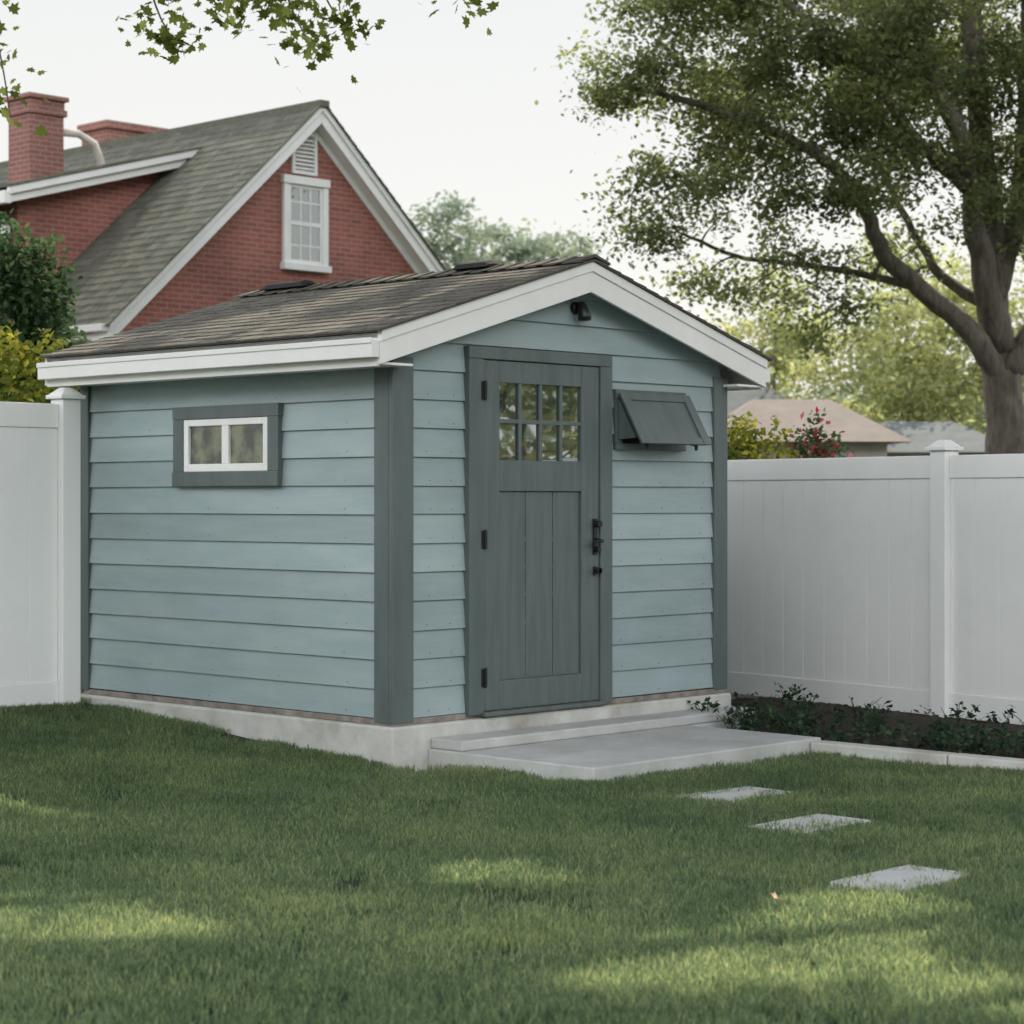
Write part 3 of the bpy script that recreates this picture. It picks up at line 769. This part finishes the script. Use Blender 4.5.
lobes=[(1.6,27,6.75,.75,.6),(1.1,27,6.6,.4,.35),(2.4,27,7.1,1.0,.75),(3.15,27,6.3,1.0,.6),(2.5,26.8,5.65,.85,.5),
 (4.0,26.9,5.5,1.1,.65),(4.8,27,6.35,1.0,.7),(4.1,27,7.5,1.2,.8),(2.5,27,8.0,1.1,.7),(5.5,27.5,7.3,1.1,.7),
 (5.7,27.3,5.2,.8,.5),(6.7,28,6.6,1.2,.9),(6.9,28,4.9,.8,.45),(2.1,28,4.85,.6,.4),(2.8,28,4.35,.6,.4),(5.2,28.5,4.6,.6,.3),
 (3.2,29,6.9,.9,.6),(4.6,29.5,6.6,1.0,.6),(5.6,30,8,1.5,1.2),(4.4,27.4,9.5,1.8,1.2),(6.5,28.3,10.3,2.2,1.5),(8.5,28,8.5,2.0,1.6),(8.6,28,5.8,1.6,1.2),(2.7,27.2,9.6,1.2,.8),
 (1.75,27.5,5.6,.5,.3),(3.6,27.6,4.75,.6,.4),(3.3,27.7,4.1,.5,.35),(1.7,26.9,7.6,.6,.5),(2.4,27.8,5.2,.5,.35),(1.75,27.6,5.0,.4,.3),(4.4,27.8,4.2,.55,.35),(3.9,27.9,3.7,.45,.3),
 (5.0,26.8,5.9,.8,.5),(3.4,26.8,7.0,.8,.5),(6.2,27.5,6.0,.8,.5)]
tree('oak_tree',lim,lobes,M['leaf_big_hazed'],.085,190,24,.25,base_tint=.52)

def simple_tree(name,R,D,h,r,mat,ls,pc,dens,sig,seedlobes=9,tint=.5,low=.35):
    lob=[]
    for i in range(seedlobes):
        a=random.uniform(0,6.28); q=random.uniform(.2,.75)*r; zz=h*random.uniform(low+.1,.88)
        rr=r*random.uniform(.32,.55); lob.append((R+q*math.cos(a),D+q*math.sin(a),zz,rr,rr*.75))
    lob.append((R,D,h*.85,r*.45,r*.4))
    lm=[([(R,D,-.2),(R+.05,D,h*.25),(R-.05,D,h*.5),(R,D,h*.8)],.03*h*.5,.04)]
    for i in range(4):
        l=lob[i]; lm.append(([(R,D,h*.25+.06*h*i),(R*.5+l[0]*.5,(D+l[1])/2,(h*.3+l[2])/2+.1),(l[0],l[1],l[2])],.04*h*.25,.03))
    tree(name,lm,lob,mat,ls,pc,dens,sig,base_tint=tint)
simple_tree('linden_tree',8.6,47,7.2,3.0,M['leaf_yel'],.15,90,6,.36,12,.5,.25)
simple_tree('linden_tree',6.6,54,7.4,2.5,M['leaf_yel'],.16,80,8,.34,11,.55,.3)
simple_tree('linden_tree',11.5,48,8.0,3.0,M['leaf_yel'],.15,90,4,.36,10,.45,.25)
simple_tree('distant_tree',-1.6,62,10.7,2.3,M['leaf_far_hazed'],.2,100,7,.36,11,.4,.5)
simple_tree('distant_tree',.6,64,10.2,2.0,M['leaf_far_hazed'],.2,100,7,.36,11,.5,.5)
simple_tree('linden_tree',14,12.5,7.5,3.6,M['leaf_yel'],.20,90,3,.4,14,.5,.1)
pts=[];tt=[]
for i in range(110):
    th=random.uniform(0,2*math.pi)
    back = math.cos(th) < 0.35
    rad=random.uniform(50,60) if back else random.uniform(75,100)
    R=rad*math.sin(th); D=rad*math.cos(th)
    if not back and abs(th if th<math.pi else 2*math.pi-th) < .30: continue
    hh=random.uniform(5,8) if back else random.uniform(5,9); rr=random.uniform(2.5,4.5)
    n=400; d=rng.normal(size=(n,3)); d/=np.linalg.norm(d,axis=1,keepdims=True); d*=rng.uniform(.6,1.08,n)[:,None]
    c=np.stack([R+d[:,0]*rr,D+d[:,1]*rr,np.maximum(0,hh*.5+d[:,2]*hh*.5)],1); pts.append(SA(c)); tt.append(np.full(n,random.uniform(.2,.7))+rng.normal(size=n)*.15)
leaves_obj('distant_trees',np.concatenate(pts),.9,M['leaf_far_hazed'],None,np.concatenate(tt))
pts=[];tt=[]
for i in range(90):
    R=random.uniform(7,28); D=random.uniform(70,95); hh=random.uniform(4.0,7.0)*(.75+.012*R); rr=random.uniform(1.2,2.4); n=800
    d=rng.normal(size=(n,3)); d/=np.linalg.norm(d,axis=1,keepdims=True); d*=rng.uniform(.6,1.08,n)[:,None]
    c=np.stack([R+d[:,0]*rr,D+d[:,1]*rr,np.maximum(0,hh*.55+d[:,2]*hh*.45)],1); pts.append(SA(c)); tt.append(np.full(n,random.uniform(.1,.8))+rng.normal(size=n)*.12)
leaves_obj('distant_trees',np.concatenate(pts),.4,M['leaf_far_hazed'],None,np.concatenate(tt))

# --- tree added right of frame to shade lawn, gaps cut for sun patches
gaps=[(-.08,8.08,.17,.26),(-1.62,7.35,.42,.30),(-1.2,7.12,.22,.12),(1.2,7.35,.30,.40),(.88,6.70,.36,.38),(.45,6.4,.28,.16),(1.35,6.2,.22,.25),(-2.0,7.5,.35,.2)]
def filt(P):
    s=SUN; k=P[:,2]/s.z
    gx=P[:,0]-s.x*k; gy=P[:,1]-s.y*k
    R,D=toRD(gx,gy)
    keep=np.ones(len(P),bool)
    wob=.06*np.sin(R*17+D*9)+.05*np.sin(D*23-R*7)
    for (a,b,c,d) in gaps: keep &= (((R-a)/(c+.15))**2+((D-b)/(d+.15))**2)>1+wob*4
    k=(P[:,2]-2.55)/s.z; gx=P[:,0]-s.x*k; gy=P[:,1]-s.y*k
    on=(gx>-.28)&(gx<1.5)&(gy>-.2)&(gy<3.0)
    nz=np.array([noise.noise(Vector((x*1.9,y*1.9,1.3))) if o else 1 for x,y,o in zip(gx,gy,on)])
    keep &= ~(on & (nz<.10))
    RR,DD=toRD(P[:,0],P[:,1])
    keep &= P[:,2] > 1.44+.2315*DD+.35
    return keep
lob=[]
for i in range(9):
    for j in range(9):
        R_=-4.6+i*1.8+random.uniform(-.3,.3); D_=8.2+j*1.55+random.uniform(-.3,.3)
        if ((R_-2.2)/8.0)**2+((D_-14.2)/7.3)**2>1: continue
        lob.append((R_,D_,random.uniform(7.4,9.2),random.uniform(1.4,1.8),random.uniform(.75,1.0)))
lm=[([(10.5,14,-.2),(10.4,14,2.5),(10,14.2,5),(9,14.5,7),(8,15,9)],.4,.12)]
for (a,b) in ((6,11),(3,12),(0,14),(-2,16),(2,18),(6,18),(4,15),(-3,11)):
    lm.append(([(10.1,14.1,4.5),((10+a)/2,(14+b)/2,7.0),(a,b,8.4)],.18,.04))
tree('added_shade_tree',lm,lob,M['leaf_shade'],.33,52,10,.45,filt=filt)

# --- maple with drooping twigs, upper left
e=empty('maple_tree')
wood=MB()
tr=smooth_poly([S(-6,9,-.2),S(-5.9,9,2),S(-5.6,9,3.6),S(-4.6,9,4.6),S(-3,9,4.9),S(-1.4,9,4.6),S(0,9,4.3)])
wood.tube(tr,[.26-.235*i/(len(tr)-1) for i in range(len(tr))],10)
tw=[((-1.9,4.75),(-1.62,3.95),(-1.50,3.52),(-1.42,3.37)),((-1.5,4.65),(-1.3,4.0),(-1.12,3.62),(-1.03,3.46)),((-1.2,4.6),(-1.05,3.95),(-.92,3.50),(-.80,3.26)),
    ((-1.1,4.55),(-.9,4.0),(-.8,3.6),(-.70,3.45)),((-2.6,4.85),(-2.3,3.9),(-2.15,3.35),(-2.10,3.05)),((-.6,4.45),(-.45,3.9),(-.35,3.66),(-.2,3.56)),((-1.45,4.6),(-1.3,4.0),(-1.2,3.6),(-1.24,3.5))]
LP=[]
for k,t in enumerate(tw):
    dz=random.uniform(-.1,.1)
    pl=smooth_poly([S(p[0],9+dz*j,p[1]) for j,p in enumerate(t)],6); wood.tube(pl,[.010-.008*i/(len(pl)-1) for i in range(len(pl))],5)
    m=len(pl)
    for i in range(m//2-2,m):
        for q in range(12 if k not in (4,5,6) else 5):
            LP.append(tuple(pl[i]+Vector((random.gauss(0,.075),random.gauss(0,.075),random.gauss(-.015,.04)))))
for i in range(900):
    R=random.uniform(-5,.5); LP.append(S(R,9+random.gauss(0,.6),4.75+random.gauss(0,.35)))
wood.obj('trunk_and_branches',M['bark'],e,smooth=True)
leaves_obj('foliage',LP,.058,M['leaf_maple'],e,maple=True,up=.2)

def shrub(name,lobs,ls,mat,n,flower=None,fn=0):
    e=empty(name)
    P=[];T=[]
    for (R,D,z,r,rz) in lobs:
        m=int(n*r*r*rz*4); m=max(m,60); d=rng.normal(size=(m,3)); d/=np.linalg.norm(d,axis=1,keepdims=True)
        q=rng.uniform(.45,1.1,m)*(1+.15*np.sin(d[:,0]*7+d[:,2]*5)); c=np.stack([R+d[:,0]*r*q,D+d[:,1]*r*q,z+d[:,2]*rz*q],1); c[:,2]=np.maximum(c[:,2],.02)
        P.append(SA(c)); T.append(.35+.25*d[:,2]+rng.normal(size=m)*.2)
    P=np.concatenate(P);T=np.concatenate(T)
    leaves_obj('foliage',P,ls,mat,e,T)
    if flower:
        i=rng.integers(0,len(P),fn); leaves_obj('flowers',P[i]+rng.normal(size=(fn,3))*.035,ls*1.4,flower,e)
    mb=MB()
    for (R,D,z,r,rz) in lobs[:5]:
        mb.tube([S(lobs[0][0],lobs[0][1],-.05),S((lobs[0][0]+R)/2,D,z*.5),S(R,D,z)],[.05,.035,.012],6)
    mb.obj('stems',M['bark'],e)
shrub('evergreen_shrub',[(-4.25,18,2.9,.5,.65),(-3.98,18.1,3.2,.3,.45),(-4.35,18,3.4,.35,.4),(-4.1,18,1.5,.7,1.3),(-3.8,17.9,2.6,.25,.35)],.07,M['leaf_dark'],7000)
shrub('flowering_bush',[(-3.5,15.5,2.2,.36,.42),(-3.3,15.5,1.85,.3,.35),(-3.6,15.4,1.0,.5,.9),(-3.75,15.5,2.45,.25,.25)],.06,M['leaf_goldbush'],9000)
shrub('flowering_bush',[(1.82,17.2,1.90,.17,.22),(1.95,17.2,1.2,.35,.8),(1.72,17.2,1.75,.16,.2)],.055,M['leaf_goldbush'],16000)
shrub('rose_bush',[(2.36,17.2,1.88,.16,.14),(2.45,17.2,1.3,.30,.6),(2.42,17.2,2.02,.10,.14),(2.5,17.2,1.86,.12,.12)],.045,M['leaf_dark'],14000,M['leaf_red'],600)

e=empty('ground_cover_plants'); st=MB(); P=[];T=[]
random.seed(21)
for i in range(170):
    v=random.uniform(-4.5,.4); u=random.uniform(2.25,2.9) if random.random()<.75 else random.uniform(2.9,3.9)
    if v>-.6 and u<2.35: continue
    h=random.uniform(.05,.17)*(1.35 if random.random()<.15 else 1); n=random.randint(14,34)
    for s in range(4):
        ex,ey=u+random.gauss(0,.07),v+random.gauss(0,.07)
        st.tube([(u,v,.02),((u+ex)/2,(v+ey)/2,.04+h*.6),(ex,ey,.04+h)],[.003,.0025,.0015],4)
        for k in range(n//4):
            f=random.uniform(.25,1.05); P.append((u+(ex-u)*f+random.gauss(0,.022),v+(ey-v)*f+random.gauss(0,.022),.04+h*f+random.gauss(0,.012))); T.append(random.uniform(0,.9))
st.obj('stems',M['leaf_bed'],e); leaves_obj('foliage',P,.045,M['leaf_bed'],e,np.array(T))

mb=MB()
ang=[0,22,45,68,95,125,150,180,210,235,265,292,315,338]; rad=[1,.5,.8,.42,.7,.38,.45,.2,.45,.38,.7,.42,.8,.5]
mb.add([(.045*r_*math.cos(math.radians(a_)),.045*r_*math.sin(math.radians(a_)),.012*r_*math.sin(math.radians(a_*2))) for a_,r_ in zip(ang,rad)],[tuple(range(14))])
mb.tube([(-.008,0,0),(-.035,.005,.008)],[.0012,.001],5)
o=mb.obj('fallen_leaf',M['deadleaf'],None); o.location=S(.92,7.48,.06); o.rotation_euler=(.7,.1,.6)

# ================= world, sun, camera =================
w=bpy.data.worlds.new('World'); sc.world=w; w.use_nodes=True; nt=w.node_tree; nt.nodes.clear(); L=nt.links.new
sky=nt.nodes.new('ShaderNodeTexSky'); sky.sky_type='NISHITA'; sky.sun_disc=False; sky.sun_elevation=EL; sky.sun_rotation=math.atan2(SUN.x,SUN.y)
sky.air_density=1.0; sky.dust_density=3.0; sky.ozone_density=1.0
tc=nt.nodes.new('ShaderNodeTexCoord'); sx=nt.nodes.new('ShaderNodeSeparateXYZ'); L(tc.outputs['Generated'],sx.inputs[0])
nz=nt.nodes.new('ShaderNodeTexNoise'); nz.inputs['Scale'].default_value=2.2; nz.inputs['Detail'].default_value=5; L(tc.outputs['Generated'],nz.inputs['Vector'])
# scale 48 * .11 = 5.3 : unseen bright band added low in the sky to light walls, darker overhead
sky_band=ramp(nt,sx.outputs[2],[(0.0,(.200,.196,.185)),(.235,(.172,.174,.171)),(.35,(.98,.98,.98)),(.47,(.55,.56,.58)),(.66,(.12,.13,.15)),(1.0,(.07,.08,.10))])
vs_=nt.nodes.new('ShaderNodeVectorMath'); vs_.operation='SCALE'; L(sky_band.outputs[0],vs_.inputs[0]); vs_.inputs['Scale'].default_value=48
mx=nt.nodes.new('ShaderNodeMix'); mx.data_type='RGBA'
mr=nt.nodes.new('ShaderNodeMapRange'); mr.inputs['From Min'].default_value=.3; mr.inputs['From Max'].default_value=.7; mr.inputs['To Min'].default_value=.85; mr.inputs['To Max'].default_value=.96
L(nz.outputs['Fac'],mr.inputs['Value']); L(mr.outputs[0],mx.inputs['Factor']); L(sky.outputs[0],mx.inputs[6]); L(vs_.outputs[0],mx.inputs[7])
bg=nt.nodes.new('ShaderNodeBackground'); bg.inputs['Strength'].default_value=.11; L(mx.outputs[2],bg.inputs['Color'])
wo=nt.nodes.new('ShaderNodeOutputWorld'); L(bg.outputs[0],wo.inputs[0])

sl=bpy.data.lights.new('sun','SUN'); sl.energy=5.0; sl.angle=math.radians(.55); sl.color=(1,.90,.68)
so=bpy.data.objects.new('sun',sl); COL.objects.link(so); so.rotation_euler=SUN.to_track_quat('Z','Y').to_euler(); so.location=(0,0,30)

cam=bpy.data.cameras.new('camera'); co=bpy.data.objects.new('camera',cam); COL.objects.link(co)
co.location=(CX,CY,CZ); co.rotation_euler=(math.radians(90),0,math.radians(-46.0))
cam.lens=2160/1024*36; cam.sensor_width=36; cam.shift_y=-12/1024; cam.clip_end=2000
cam.dof.use_dof=True; cam.dof.focus_distance=11.5; cam.dof.aperture_fstop=4.0
sc.camera=co
